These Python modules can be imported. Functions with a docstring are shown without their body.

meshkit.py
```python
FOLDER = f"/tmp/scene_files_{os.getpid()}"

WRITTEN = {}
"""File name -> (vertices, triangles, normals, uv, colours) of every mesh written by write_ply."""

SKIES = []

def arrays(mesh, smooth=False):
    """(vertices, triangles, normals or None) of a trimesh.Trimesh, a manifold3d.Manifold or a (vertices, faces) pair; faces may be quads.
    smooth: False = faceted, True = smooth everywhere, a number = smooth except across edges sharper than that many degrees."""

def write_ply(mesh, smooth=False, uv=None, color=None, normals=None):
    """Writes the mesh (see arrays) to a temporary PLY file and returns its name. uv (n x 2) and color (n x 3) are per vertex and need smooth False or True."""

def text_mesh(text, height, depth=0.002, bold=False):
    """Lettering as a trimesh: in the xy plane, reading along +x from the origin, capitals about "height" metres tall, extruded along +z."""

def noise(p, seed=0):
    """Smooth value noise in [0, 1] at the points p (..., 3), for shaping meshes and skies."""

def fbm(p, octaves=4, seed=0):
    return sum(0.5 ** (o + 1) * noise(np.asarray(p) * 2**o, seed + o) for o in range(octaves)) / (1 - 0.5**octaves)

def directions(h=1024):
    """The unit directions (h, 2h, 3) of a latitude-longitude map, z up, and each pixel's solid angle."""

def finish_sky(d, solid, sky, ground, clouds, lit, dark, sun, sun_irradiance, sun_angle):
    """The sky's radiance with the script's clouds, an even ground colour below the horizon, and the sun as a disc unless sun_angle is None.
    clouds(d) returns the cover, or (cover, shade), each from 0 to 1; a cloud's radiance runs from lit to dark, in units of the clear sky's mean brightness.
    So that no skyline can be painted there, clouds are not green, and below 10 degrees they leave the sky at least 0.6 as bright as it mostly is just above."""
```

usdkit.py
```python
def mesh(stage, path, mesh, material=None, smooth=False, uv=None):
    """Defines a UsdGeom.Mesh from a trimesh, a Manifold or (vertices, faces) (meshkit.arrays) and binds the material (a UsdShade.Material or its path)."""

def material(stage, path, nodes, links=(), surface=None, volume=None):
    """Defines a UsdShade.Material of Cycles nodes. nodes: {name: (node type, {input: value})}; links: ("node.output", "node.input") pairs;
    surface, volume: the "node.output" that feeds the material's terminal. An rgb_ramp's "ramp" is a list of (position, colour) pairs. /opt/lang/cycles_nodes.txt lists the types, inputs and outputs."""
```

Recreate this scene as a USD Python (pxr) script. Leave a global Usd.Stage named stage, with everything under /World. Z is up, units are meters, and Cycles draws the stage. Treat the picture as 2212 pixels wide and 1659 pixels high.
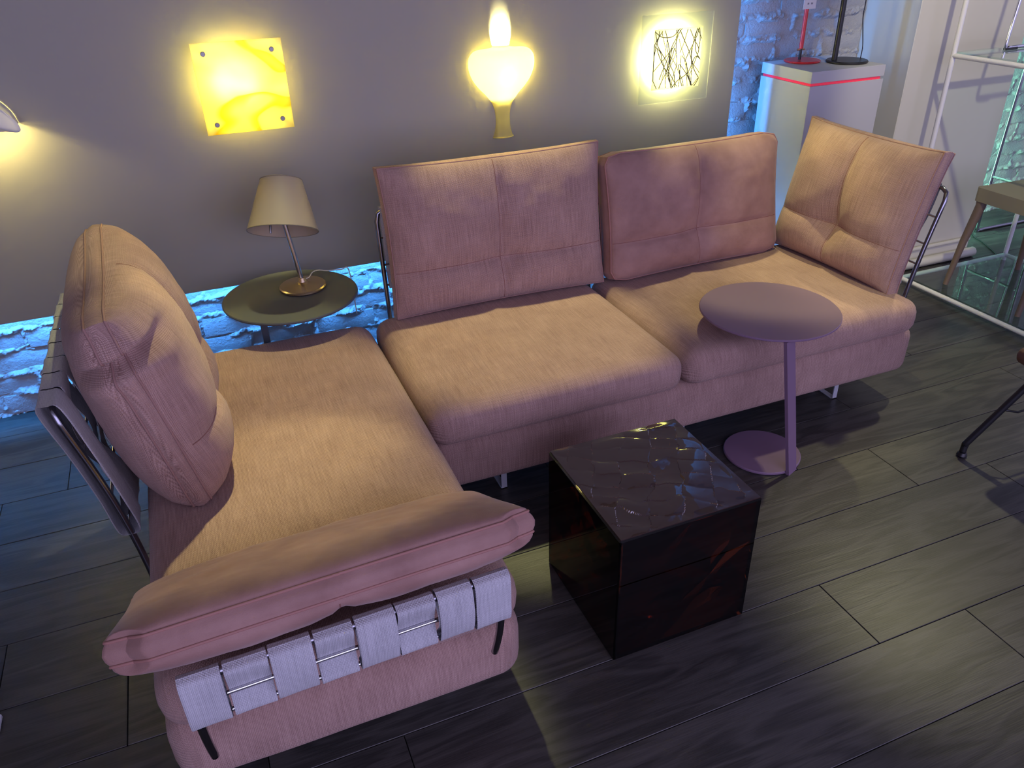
import math, random
import numpy as np
import trimesh
import usdkit, meshkit
from pxr import Usd, UsdGeom, UsdLux, UsdShade, Gf, Sdf, Vt

random.seed(7)
RNG = np.random.default_rng(11)
stage = Usd.Stage.CreateInMemory()
UsdGeom.SetStageUpAxis(stage, UsdGeom.Tokens.z)
UsdGeom.SetStageMetersPerUnit(stage, 1.0)
UsdGeom.Xform.Define(stage, '/World')
UsdGeom.Scope.Define(stage, '/World/Looks')
PI = math.pi

# ------------------------------------------------------------------ camera
EXPOSURE = 0.0
cam = UsdGeom.Camera.Define(stage, '/World/camera')
_r = (0.92491074, -0.37942484, -0.02401905)
_u = (0.21087803, 0.45943039, 0.86281758)
_b = (-0.31633934, -0.80309433, 0.50494447)
_c = (-0.7547662, -1.24423145, 1.69315312)
cam.AddTransformOp().Set(Gf.Matrix4d(*_r, 0, *_u, 0, *_b, 0, *_c, 1))
cam.CreateHorizontalApertureAttr(36.0)
cam.CreateVerticalApertureAttr(36.0 * 1659 / 2212)
cam.CreateFocalLengthAttr(1716.96 / 2212 * 36.0)
cam.CreateClippingRangeAttr(Gf.Vec2f(0.05, 60))
cam.CreateExposureAttr(EXPOSURE)

# ------------------------------------------------------------------ light
def look_matrix(pos, target):
    p = np.array(pos, float); z = p - np.array(target, float); z /= np.linalg.norm(z)
    up = np.array([0, 0, 1.0]) if abs(z[2]) < 0.95 else np.array([0, 1.0, 0])
    x = np.cross(up, z); x /= np.linalg.norm(x); y = np.cross(z, x)
    return Gf.Matrix4d(*x, 0, *y, 0, *z, 0, *p, 1)

def spot(name, pos, target, power, color, angle, radius=0.04, soft=0.5):
    l = UsdLux.SphereLight.Define(stage, '/World/' + name)
    l.AddTransformOp().Set(look_matrix(pos, target))
    l.CreateRadiusAttr(radius); l.CreateIntensityAttr(power); l.CreateColorAttr(Gf.Vec3f(*color))
    s = UsdLux.ShapingAPI.Apply(l.GetPrim())
    s.CreateShapingConeAngleAttr(angle); s.CreateShapingConeSoftnessAttr(soft)

def rect(name, pos, target, w, h, power, color):
    l = UsdLux.RectLight.Define(stage, '/World/' + name)
    l.AddTransformOp().Set(look_matrix(pos, target))
    l.CreateWidthAttr(w); l.CreateHeightAttr(h); l.CreateIntensityAttr(power); l.CreateColorAttr(Gf.Vec3f(*color))

def bulb(name, pos, radius, power, color):
    l = UsdLux.SphereLight.Define(stage, '/World/' + name)
    l.AddTranslateOp().Set(Gf.Vec3d(*pos))
    l.CreateRadiusAttr(radius); l.CreateIntensityAttr(power); l.CreateColorAttr(Gf.Vec3f(*color))

WARM = (1.0, 0.95, 0.42)
AMB = (0.62, 0.57, 1.0)
dome = UsdLux.DomeLight.Define(stage, '/World/daylight')
dome.CreateIntensityAttr(0.26); dome.CreateColorAttr(Gf.Vec3f(*AMB))
# ceiling spots in a row just in front of the wall panel
spot('spot_chaise_back', (-0.25, 1.86, 2.85), (-0.76, 0.98, 0.5), 2300, WARM, 13.5, soft=0.5)
spot('spot_chaise_foot', (-0.25, 1.86, 2.85), (-0.73, 0.30, 0.42), 2500, WARM, 11, soft=0.5)
spot('spot_middle', (0.55, 1.86, 2.85), (0.22, 1.08, 0.4), 3700, WARM, 12.2, soft=0.45)
spot('spot_right', (1.45, 1.86, 2.85), (1.22, 1.06, 0.4), 2600, WARM, 12.5, soft=0.45)
spot('spot_cushion', (0.35, 0.35, 2.85), (1.6, 1.05, 0.68), 1500, WARM, 13)
spot('spot_floor', (2.7, 1.25, 2.85), (1.75, 0.22, 0.0), 2000, (1.0, 0.93, 0.55), 20)
spot('spot_pillar', (1.5, 0.0, 2.85), (2.95, 1.73, 0.65), 2300, (1.0, 0.9, 0.62), 19)
# daylight through the shop front behind the camera
rect('shop_front_light', (0.2, -3.5, 1.6), (0.0, 1.0, 0.6), 5.0, 2.4, 2.25, AMB)
# blue strips behind the hanging panel, green strip behind the pillar
BLUE = (0.055, 0.32, 1.0)
rect('blue_strip_bottom', (-0.4, 1.966, 0.54), (-0.4, 1.995, 0.3), 3.9, 0.03, 140, BLUE)
rect('blue_strip_side', (1.53, 1.975, 1.2), (1.75, 2.02, 1.2), 0.015, 2.2, 110, BLUE)
rect('green_strip', (3.22, 2.02, 0.8), (3.5, 2.15, 0.8), 0.015, 1.7, 240, (0.32, 1.0, 0.72))
# bulbs of the wall lamps
LAMP = (1.0, 0.88, 0.36)
def disk(name, pos, target, radius, power, color):
    l = UsdLux.DiskLight.Define(stage, '/World/' + name)
    l.AddTransformOp().Set(look_matrix(pos, target)); l.CreateRadiusAttr(radius); l.CreateIntensityAttr(power); l.CreateColorAttr(Gf.Vec3f(*color))
disk('bulb_plate', (-0.545, 1.902, 1.215), (-0.545, 1.5, 1.215), 0.075, 900, LAMP)
bulb('bulb_vase', (0.488, 1.884, 1.160), 0.018, 85000, LAMP)
bulb('bulb_petal', (-1.385, 1.885, 1.205), 0.02, 600, (1.0, 0.80, 0.28))

# ------------------------------------------------------------------ helpers
_names = {}
def numbered(path):
    n = _names.get(path, -1) + 1
    _names[path] = n
    return path if n == 0 else '%s_%03d' % (path, n)

def tag(p, label=None, cat=None, group=None, kind=None):
    for k, v in (('label', label), ('category', cat), ('group', group), ('kind', kind)):
        if v: p.SetCustomDataByKey(k, v)
    return p

def path_of(parent):
    return '/World' if parent is None else (parent if isinstance(parent, str) else str(parent.GetPath()))

def obj(name, mesh, mat, parent=None, smooth=35, uv=None, label=None, cat=None, group=None, kind=None):
    path = numbered(path_of(parent) + '/' + name)
    m = usdkit.mesh(stage, path, mesh, MAT[mat] if isinstance(mat, str) else mat, smooth=smooth, uv=uv)
    return tag(m.GetPrim(), label, cat, group, kind)

def thing(name, label, cat, loc=(0, 0, 0), mat4=None, group=None, kind=None):
    x = UsdGeom.Xform.Define(stage, numbered('/World/' + name))
    if mat4 is not None: x.AddTransformOp().Set(mat4)
    else: x.AddTranslateOp().Set(Gf.Vec3d(*map(float, loc)))
    return tag(x.GetPrim(), label, cat, group, kind)

def frame(o, X, Y, Z):
    return Gf.Matrix4d(*map(float, X), 0, *map(float, Y), 0, *map(float, Z), 0, *map(float, o), 1)

def unit(v):
    v = np.array(v, float); return v / np.linalg.norm(v)

def cat(*ms):
    return trimesh.util.concatenate([m for m in ms])

def box(x0, x1, y0, y1, z0, z1, bev=0.0):
    if bev <= 0:
        b = trimesh.creation.box([x1 - x0, y1 - y0, z1 - z0])
    else:
        pts = []
        for ax in range(3):
            for s in np.array(np.meshgrid([-1, 1], [-1, 1], [-1, 1])).reshape(3, -1).T:
                h = np.array([x1 - x0, y1 - y0, z1 - z0]) / 2 - bev
                h[ax] += bev; pts.append(s * h)
        b = trimesh.convex.convex_hull(np.array(pts))
    b.apply_translation([(x0 + x1) / 2, (y0 + y1) / 2, (z0 + z1) / 2]); return b

def tube(pts, r, n=10, caps=True):
    """round tube along a polyline; r may be a list."""
    P = np.array(pts, float); k = len(P)
    rr = np.full(k, r) if np.ndim(r) == 0 else np.array(r)
    T = np.gradient(P, axis=0); T /= np.linalg.norm(T, axis=1, keepdims=True)
    a = np.array([0, 0, 1.0]) if abs(T[0][2]) < 0.9 else np.array([1.0, 0, 0])
    V = []
    N = np.cross(T[0], a); N /= np.linalg.norm(N)
    for i in range(k):
        N = N - T[i] * (N @ T[i]); N /= np.linalg.norm(N); B = np.cross(T[i], N)
        for j in range(n):
            t = 2 * PI * j / n
            V.append(P[i] + rr[i] * (math.cos(t) * N + math.sin(t) * B))
    F = []
    for i in range(k - 1):
        for j in range(n):
            a0, a1 = i * n + j, i * n + (j + 1) % n
            F += [[a0, a1, a1 + n], [a0, a1 + n, a0 + n]]
    if caps:
        V += [P[0], P[-1]]; c0, c1 = len(V) - 2, len(V) - 1
        for j in range(n):
            F += [[c0, (j + 1) % n, j], [c1, (k - 1) * n + j, (k - 1) * n + (j + 1) % n]]
    return trimesh.Trimesh(np.array(V), np.array(F), process=False)

def smooth_path(pts, n=8):
    """Catmull-Rom through the points."""
    P = np.array(pts, float); P = np.vstack([2 * P[0] - P[1], P, 2 * P[-1] - P[-2]]); out = []
    for i in range(1, len(P) - 2):
        for t in np.linspace(0, 1, n, endpoint=False):
            a, b, c, d = P[i - 1:i + 3]
            out.append(0.5 * (2 * b + (c - a) * t + (2 * a - 5 * b + 4 * c - d) * t**2 + (3 * b - a - 3 * c + d) * t**3))
    out.append(P[-2]); return np.array(out)

def lathe(profile, n=48, arc=2 * PI, start=0.0):
    """profile: (r, z) list."""
    pr = np.array(profile, float); k = len(pr); full = abs(arc - 2 * PI) < 1e-6
    m = n if full else n + 1
    V = np.array([[r * math.cos(start + arc * j / n), r * math.sin(start + arc * j / n), z] for r, z in pr for j in range(m)])
    F = []
    for i in range(k - 1):
        for j in range(n):
            a, b = i * m + j, i * m + (j + 1) % m
            F += [[a, b, b + m], [a, b + m, a + m]]
    t = trimesh.Trimesh(V, np.array(F), process=False)
    t.merge_vertices(); t.update_faces(t.nondegenerate_faces()); return t

def disc(r, z0, z1, bev=0.002, n=96):
    return lathe([(0, z0), (r - bev, z0), (r, z0 + bev), (r, z1 - bev), (r - bev, z1), (0, z1)], n)

def moved(m, t=(0, 0, 0), R=None):
    m = m.copy()
    if R is not None:
        M = np.eye(4); M[:3, :3] = np.array(R).T if np.shape(R) == (3, 3) else R; m.apply_transform(M)
    m.apply_translation(t); return m

def grid_faces(nu, nv, flip=False):
    F = []
    for i in range(nu - 1):
        for j in range(nv - 1):
            a, b, c, d = i * nv + j, (i + 1) * nv + j, (i + 1) * nv + j + 1, i * nv + j + 1
            F += [[a, c, b], [a, d, c]] if flip else [[a, b, c], [a, c, d]]
    return np.array(F)

# ------------------------------------------------------------------ materials
MAT = {}
def material(name, nodes, links=(), surface='p.BSDF'):
    MAT[name] = usdkit.material(stage, '/World/Looks/' + name, nodes, links, surface=surface); return MAT[name]

def plain(name, color, rough=0.5, metal=0.0, **kw):
    material(name, {'p': ('principled_bsdf', dict(base_color=color, roughness=rough, metallic=metal, **kw))})

def weave(name, dark, mid, light, cell=0.0033, bump=0.0011, streak=0.40):
    s = PI / (10 * cell)
    material(name, {
        'uv': ('texture_coordinate', {}),
        'wx': ('wave_texture', {'wave_type': 'bands', 'bands_direction': 'x', 'scale': s, 'distortion': 0.0, 'detail': 0.0}),
        'wy': ('wave_texture', {'wave_type': 'bands', 'bands_direction': 'y', 'scale': s, 'distortion': 0.0, 'detail': 0.0}),
        'ch': ('checker_texture', {'scale': 1 / cell, 'color1': (0, 0, 0), 'color2': (1, 1, 1)}),
        'h': ('mix_float', {}),
        'mpx': ('mapping', {'scale': (9, 230, 1)}), 'nx': ('noise_texture', {'scale': 1.0, 'detail': 2.0}),
        'mpy': ('mapping', {'scale': (230, 9, 1)}), 'ny': ('noise_texture', {'scale': 1.0, 'detail': 2.0}),
        'blot': ('noise_texture', {'scale': 9.0, 'detail': 3.0}),
        'a': ('math', {'math_type': 'multiply_add', 'value2': 0.35}), 'b': ('math', {'math_type': 'multiply_add', 'value2': streak * 1.4, 'value3': -streak * 0.675 * 1.4}),
        'c': ('math', {'math_type': 'multiply_add', 'value2': 0.55}),
        'd': ('math', {'math_type': 'multiply_add', 'value2': 0.35}),
        'e': ('math', {'math_type': 'add', 'value2': 0.02}),
        'r': ('rgb_ramp', {'ramp': [(0.0, dark), (0.45, mid), (1.0, light)]}),
        'bm': ('bump', {'strength': 0.6, 'distance': bump}),
        'p': ('principled_bsdf', {'roughness': 0.9, 'specular_ior_level': 0.15, 'sheen_weight': 0.15, 'sheen_roughness': 0.5})},
        [('uv.UV', 'wx.vector'), ('uv.UV', 'wy.vector'), ('uv.UV', 'ch.vector'), ('ch.fac', 'h.fac'), ('wx.fac', 'h.a'), ('wy.fac', 'h.b'),
         ('uv.UV', 'mpx.vector'), ('mpx.vector', 'nx.vector'), ('uv.UV', 'mpy.vector'), ('mpy.vector', 'ny.vector'), ('uv.UV', 'blot.vector'),
         ('nx.fac', 'a.value1'), ('ny.fac', 'a.value3'), ('a.value', 'b.value1'), ('h.result', 'c.value1'), ('b.value', 'c.value3'),
         ('blot.fac', 'd.value1'), ('c.value', 'd.value3'), ('d.value', 'e.value1'), ('e.value', 'r.fac'), ('r.color', 'p.base_color'),
         ('h.result', 'bm.height'), ('bm.normal', 'p.normal')])

weave('terracotta_weave', (0.19, 0.104, 0.085), (0.40, 0.248, 0.205), (0.64, 0.44, 0.375))
weave('grey_weave', (0.27, 0.27, 0.285), (0.50, 0.50, 0.52), (0.70, 0.70, 0.72), cell=0.003)
material('leather', {
    'g': ('texture_coordinate', {}),
    'n1': ('noise_texture', {'scale': 7.0, 'detail': 4.0, 'roughness': 0.6}), 'v': ('voronoi_texture', {'scale': 520.0}),
    'r': ('rgb_ramp', {'ramp': [(0.3, (0.27, 0.145, 0.118)), (0.7, (0.40, 0.235, 0.195))]}),
    'bm': ('bump', {'strength': 0.35, 'distance': 0.0006}),
    'p': ('principled_bsdf', {'roughness': 0.62, 'specular_ior_level': 0.3, 'sheen_weight': 0.25, 'sheen_roughness': 0.4})},
    [('g.object', 'n1.vector'), ('g.object', 'v.vector'), ('n1.fac', 'r.fac'), ('r.color', 'p.base_color'), ('v.distance', 'bm.height'), ('bm.normal', 'p.normal')])
plain('fabric_piping', (0.34, 0.195, 0.165), 0.9)
plain('leather_piping', (0.37, 0.18, 0.145), 0.7)
plain('seam_thread', (0.25, 0.11, 0.085), 0.9)
plain('chrome', (0.75, 0.75, 0.78), 0.08, 1.0)
plain('brushed_steel', (0.62, 0.64, 0.68), 0.42, 0.35)
plain('dark_chrome', (0.30, 0.30, 0.33), 0.18, 1.0)
plain('plum_metal', (0.215, 0.135, 0.205), 0.42)
plain('black_metal', (0.012, 0.012, 0.014), 0.4)
plain('table_grey', (0.075, 0.082, 0.095), 0.6)
plain('white_lacquer', (0.72, 0.72, 0.74), 0.4)
plain('satin_gold', (0.55, 0.43, 0.26), 0.34, 1.0)
plain('stem_metal', (0.55, 0.52, 0.50), 0.28, 1.0)
plain('cord_white', (0.6, 0.57, 0.48), 0.5)
plain('plinth_paint', (0.46, 0.46, 0.47), 0.5)
plain('red_lacquer', (0.62, 0.03, 0.035), 0.3)
plain('brass', (0.8, 0.6, 0.3), 0.2, 1.0)
plain('red_acrylic', (0.8, 0.02, 0.06), 0.3, emission_color=(1.0, 0.06, 0.12), emission_strength=0.25)
plain('tag_paper', (0.75, 0.75, 0.75), 0.7)
plain('tag_ink', (0.25, 0.25, 0.28), 0.7)
plain('wood_chair', (0.15, 0.105, 0.078), 0.5)
plain('wood_seat', (0.24, 0.215, 0.145), 0.55)
plain('cognac_leather', (0.12, 0.06, 0.04), 0.5)
plain('pillar_paint', (0.60, 0.585, 0.50), 0.6)
plain('plastic_black', (0.01, 0.01, 0.01), 0.35)
plain('subfloor_dark', (0.006, 0.006, 0.006), 0.9)
plain('ceiling_paint', (0.40, 0.385, 0.36), 0.8)
material('panel_paint', {
    'g': ('geometry', {}), 'n': ('noise_texture', {'scale': 60.0, 'detail': 4.0}), 'bm': ('bump', {'strength': 0.15, 'distance': 0.002}),
    'p': ('principled_bsdf', {'base_color': (0.37, 0.365, 0.30), 'roughness': 0.6, 'specular_ior_level': 0.35})},
    [('g.position', 'n.vector'), ('n.fac', 'bm.height'), ('bm.normal', 'p.normal')])
material('brick_paint', {
    'g': ('geometry', {}), 'n': ('noise_texture', {'scale': 85.0, 'detail': 7.0, 'roughness': 0.62}), 'bm': ('bump', {'strength': 0.8, 'distance': 0.008}),
    'p': ('principled_bsdf', {'base_color': (0.40, 0.40, 0.40), 'roughness': 0.6})},
    [('g.position', 'n.vector'), ('n.fac', 'bm.height'), ('bm.normal', 'p.normal')])
for k, tone in enumerate((0.86, 0.94, 1.0, 1.07, 1.16)):
    c0 = tuple(x * tone for x in (0.026, 0.0245, 0.0225)); c1 = tuple(x * tone for x in (0.074, 0.069, 0.062))
    material('oak_%s' % 'abcde'[k], {
        'g': ('geometry', {}), 'oi': ('object_info', {}), 'sc': ('vector_math', {'math_type': 'scale', 'scale': 1.0}),
        'cx': ('combine_xyz', {}), 'mul': ('math', {'math_type': 'multiply', 'value2': 37.0}), 'ad': ('vector_math', {'math_type': 'add'}),
        'mp': ('mapping', {'scale': (1.6, 11.0, 1.0)}), 'w': ('noise_texture', {'scale': 1.3, 'detail': 3.0, 'distortion': 0.6}),
        'ring': ('math', {'math_type': 'multiply', 'value2': 26.0}), 'sn': ('math', {'math_type': 'sine'}),
        'mf': ('mapping', {'scale': (9.0, 300.0, 1.0)}), 'fine': ('noise_texture', {'scale': 1.0, 'detail': 3.0}),
        'big': ('noise_texture', {'scale': 0.9, 'detail': 2.0}),
        's1': ('math', {'math_type': 'multiply_add', 'value2': 0.16, 'value3': 0.0}), 's2': ('math', {'math_type': 'multiply_add', 'value2': 0.55}),
        's3': ('math', {'math_type': 'multiply_add', 'value2': 0.5}),
        'r': ('rgb_ramp', {'ramp': [(0.25, c0), (0.85, c1)]}), 'bm': ('bump', {'strength': 0.35, 'distance': 0.0012}),
        'p': ('principled_bsdf', {'roughness': 0.40, 'specular_ior_level': 0.5})},
        [('oi.random', 'mul.value1'), ('mul.value', 'cx.x'), ('mul.value', 'cx.y'), ('g.position', 'ad.vector1'), ('cx.vector', 'ad.vector2'),
         ('ad.vector', 'mp.vector'), ('mp.vector', 'w.vector'), ('w.fac', 'ring.value1'), ('ring.value', 'sn.value1'),
         ('ad.vector', 'mf.vector'), ('mf.vector', 'fine.vector'), ('mp.vector', 'big.vector'), ('sn.value', 's1.value1'), ('fine.fac', 's2.value1'), ('s1.value', 's2.value3'),
         ('big.fac', 's3.value1'), ('s2.value', 's3.value3'), ('s3.value', 'r.fac'), ('r.color', 'p.base_color'), ('s2.value', 'bm.height'), ('bm.normal', 'p.normal')])
material('amber_acrylic', {'p': ('principled_bsdf', {'base_color': (0.28, 0.05, 0.012), 'roughness': 0.015, 'transmission_weight': 1.0, 'ior': 1.49})})
material('clear_glass', {'geo': ('geometry', {}), 'nb': ('math', {'math_type': 'subtract', 'value1': 1.0}), 'mu': ('math', {'math_type': 'multiply'}), 'f': ('fresnel', {'IOR': 1.5}), 't': ('transparent_bsdf', {'color': (0.86, 0.94, 0.91)}), 'g': ('glossy_bsdf', {'color': (1, 1, 1), 'roughness': 0.01}), 'm': ('mix_closure', {})},
         [('geo.backfacing', 'nb.value2'), ('nb.value', 'mu.value1'), ('f.fac', 'mu.value2'), ('mu.value', 'm.fac'), ('t.BSDF', 'm.closure1'), ('g.BSDF', 'm.closure2')], surface='m.closure')
def glowing_glass(name, color, rough=0.15, amount=0.6, ramp=None):
    nodes = {'d': ('principled_bsdf', {'base_color': color, 'roughness': rough}), 't': ('translucent_bsdf', {'color': color}), 'm': ('mix_closure', {'fac': amount})}
    links = [('d.BSDF', 'm.closure1'), ('t.BSDF', 'm.closure2')]
    if ramp:
        nodes.update({'g': ('texture_coordinate', {}), 'mp': ('mapping', {'scale': ramp[1]}), 'n': ('noise_texture', {'scale': 1.0, 'detail': 1.0, 'distortion': 1.2}), 'r': ('rgb_ramp', {'ramp': ramp[0]})})
        links += [('g.object', 'mp.vector'), ('mp.vector', 'n.vector'), ('n.fac', 'r.fac'), ('r.color', 'd.base_color'), ('r.color', 't.color')]
    material(name, nodes, links, surface='m.closure')
glowing_glass('art_glass', (0.9, 0.72, 0.12), 0.08, 0.7, ([(0.35, (0.98, 0.93, 0.55)), (0.545, (0.97, 0.88, 0.36)), (0.565, (0.84, 0.62, 0.05)), (0.60, (0.92, 0.74, 0.12)), (0.66, (0.97, 0.88, 0.36))], (2.6, 1.0, 5.0)))
glowing_glass('yellow_opal', (0.98, 0.93, 0.56), 0.12, 0.75)
glowing_glass('shade_fabric', (0.46, 0.385, 0.27), 0.5, 0.15)
material('frosted_acrylic', {'t': ('transparent_bsdf', {'color': (0.97, 1.0, 0.95)}), 'd': ('principled_bsdf', {'base_color': (0.75, 0.76, 0.62), 'roughness': 0.3}), 'm': ('mix_closure', {'fac': 0.22})},
         [('t.BSDF', 'm.closure1'), ('d.BSDF', 'm.closure2')], surface='m.closure')
glowing_glass('print_acrylic', (0.93, 0.90, 0.66), 0.3, 0.75)
material('opal_disc', {'e': ('emission', {'color': (1.0, 0.93, 0.40), 'strength': 34.0})}, surface='e.emission')
plain('line_print', (0.10, 0.09, 0.06), 0.5)
plain('petal_metal', (0.78, 0.76, 0.66), 0.5)
plain('slot_metal', (0.32, 0.31, 0.30), 0.35, 0.6)

# ------------------------------------------------------------------ room
def noise3(x, y, z, s, seed=0, octv=4):
    return meshkit.fbm(np.stack([np.asarray(x) * s, np.asarray(y) * s, np.asarray(z) * s], -1), octv, seed)

sub = obj('floor', box(-3.2, 5.2, -4.0, 2.4, -0.06, -0.013), 'subfloor_dark', kind='structure', smooth=False)
PITCH, PLANK = 0.236, 1.247
joint = {-3: 0.30, -2: 0.985, -1: 0.679, 0: 1.615, 1: 1.305, 2: -1.50, 3: 0.2, 4: 0.75, 5: -0.35, 6: 1.1, 7: 0.4, 8: -0.1}
for k in range(-5, 10):
    y0 = 0.006 + k * PITCH; y1 = min(y0 + PITCH, 2.36)
    if y0 > 2.2: continue
    j0 = joint.get(k, (k * 0.417) % PLANK)
    xs = np.arange(j0 - 4 * PLANK, 5.0, PLANK)
    for x in xs:
        x0, x1 = max(x, -3.0), min(x + PLANK, 5.0)
        if x1 - x0 < 0.1 or (x1 < -3.1) or (y1 < -0.4 and x1 < -1.2): continue
        obj('plank', box(x0 + 0.001, x1 - 0.001, y0 + 0.001, y1 - 0.001, -0.013, 0.0 + random.uniform(-0.0003, 0.0), 0.0012), 'oak_' + random.choice('abcde'), sub, smooth=False)

wall_back = obj('wall_back', box(-3.2, 2.46, 2.085, 2.2, 0.0, 2.9), 'brick_paint', kind='structure', smooth=False)
obj('ceiling', box(-3.2, 5.2, -2.6, 2.4, 2.9, 2.98), 'ceiling_paint', kind='structure', smooth=False)
obj('wall_left', box(-3.3, -3.2, -2.6, 2.4, 0.0, 2.9), 'ceiling_paint', kind='structure', smooth=False)
pillar = obj('wall_right', box(2.462, 3.18, 1.73, 2.3, 0.0, 2.9, 0.003), 'pillar_paint', kind='structure', smooth=False)
wall_far = obj('wall_far', box(3.18, 5.3, 2.235, 2.35, 0.0, 2.9), 'brick_paint', kind='structure', smooth=False)
# painted bricks: each its own mesh, with smeared mortar between and over their edges
BH, BL = 0.0905, 0.275
def brick_mesh(x0, x1, z0, z1, yf, seed):
    nx, nz = 7, 4
    us, vs = np.linspace(0, 1, nx), np.linspace(0, 1, nz)
    U, Vv = np.meshgrid(us, vs, indexing='ij')
    X, Z = x0 + (x1 - x0) * U, z0 + (z1 - z0) * Vv
    Y = yf + 0.010 * (noise3(X, X * 0 + seed, Z, 22, seed) - 0.5) + 0.004 * ((2 * U - 1)**6 + (2 * Vv - 1)**6)
    X = X + 0.007 * (noise3(X, Y, Z, 40, seed + 3) - 0.5); Z = Z + 0.009 * (noise3(X, Y, Z, 25, seed + 5) - 0.5)
    V = np.stack([X, Y, Z], -1).reshape(-1, 3); F = [list(f) for f in grid_faces(nx, nz)]
    ring = [i * nz for i in range(nx)] + [(nx - 1) * nz + j for j in range(1, nz)] + [i * nz + nz - 1 for i in range(nx - 2, -1, -1)] + [j for j in range(nz - 2, 0, -1)]
    base = len(V); back = V[ring].copy(); back[:, 1] = yf + 0.04
    V = np.vstack([V, back]); n = len(ring)
    for i in range(n):
        a, b = ring[i], ring[(i + 1) % n]; F += [[a, base + i, base + (i + 1) % n], [a, base + (i + 1) % n, b]]
    return trimesh.Trimesh(V, np.array(F), process=False)

def brickwork(parent, x0, x1, z0, z1, yf, seed, step=0.006):
    r0, r1 = int(math.floor(z0 / BH)), int(math.ceil(z1 / BH))
    for r in range(r0, r1):
        off = (0.5 * (r % 2)) * BL + 0.03 * math.sin(r * 2.3)
        for c in range(int(math.floor((x0 - off) / BL)) , int(math.ceil((x1 - off) / BL))):
            a, b = off + c * BL + 0.006, off + (c + 1) * BL - 0.006
            a, b = max(a, x0), min(b, x1)
            if b - a < 0.04: continue
            obj('brick', brick_mesh(a, b, max(r * BH + 0.006, 0.002), (r + 1) * BH - 0.006, yf + 0.006 * random.uniform(-1, 1), seed + r * 31 + c * 7), 'brick_paint', parent, smooth=40)
    # mortar: a ragged sheet, proud in lumps near the joints
    nx, nz = int((x1 - x0) / step), int((z1 - z0) / step)
    X, Z = np.meshgrid(np.linspace(x0, x1, nx), np.linspace(z0, z1, nz), indexing='ij')
    row = np.floor(Z / BH); dz = np.abs((Z / BH - row + 0.5) % 1.0 - 0.5) * BH
    off = 0.5 * (np.mod(row, 2)) * BL + 0.03 * np.sin(row * 2.3)
    dx = np.abs(((X - off) / BL + 0.5) % 1.0 - 0.5) * BL
    near = np.maximum(np.exp(-(dz / 0.020)**2), 0.9 * np.exp(-(dx / 0.016)**2))
    big = noise3(X, X * 0, Z, 9, seed + 2, 3); fine = 0.6 * noise3(X, X * 0 + 5, Z, 60, seed + 9, 4) + 0.4 * noise3(X, X * 0 + 8, Z, 170, seed + 19, 2); mid = noise3(X, X * 0 + 3, Z, 28, seed + 4, 3)
    lump = np.clip(big * 1.5 + mid * 0.9 - 0.95, 0, 1)
    h = -0.012 + near * (0.004 + 0.045 * lump) + (fine - 0.5) * 0.034 * (0.25 + near * lump * 2.2) + 0.02 * np.clip(big - 0.62, 0, 1)
    V = np.stack([X, yf - h, Z], -1).reshape(-1, 3)
    obj('mortar', trimesh.Trimesh(V, grid_faces(nx, nz), process=False), 'brick_paint', parent, smooth=True, kind='stuff')

brickwork(wall_back, -2.75, 0.15, 0.0, 0.54, 2.062, 3, 0.0045)
brickwork(wall_back, 1.58, 2.46, 0.63, 1.54, 2.062, 50, 0.005)
brickwork(wall_far, 3.22, 4.45, 0.0, 1.45, 2.21, 90, 0.008)

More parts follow.
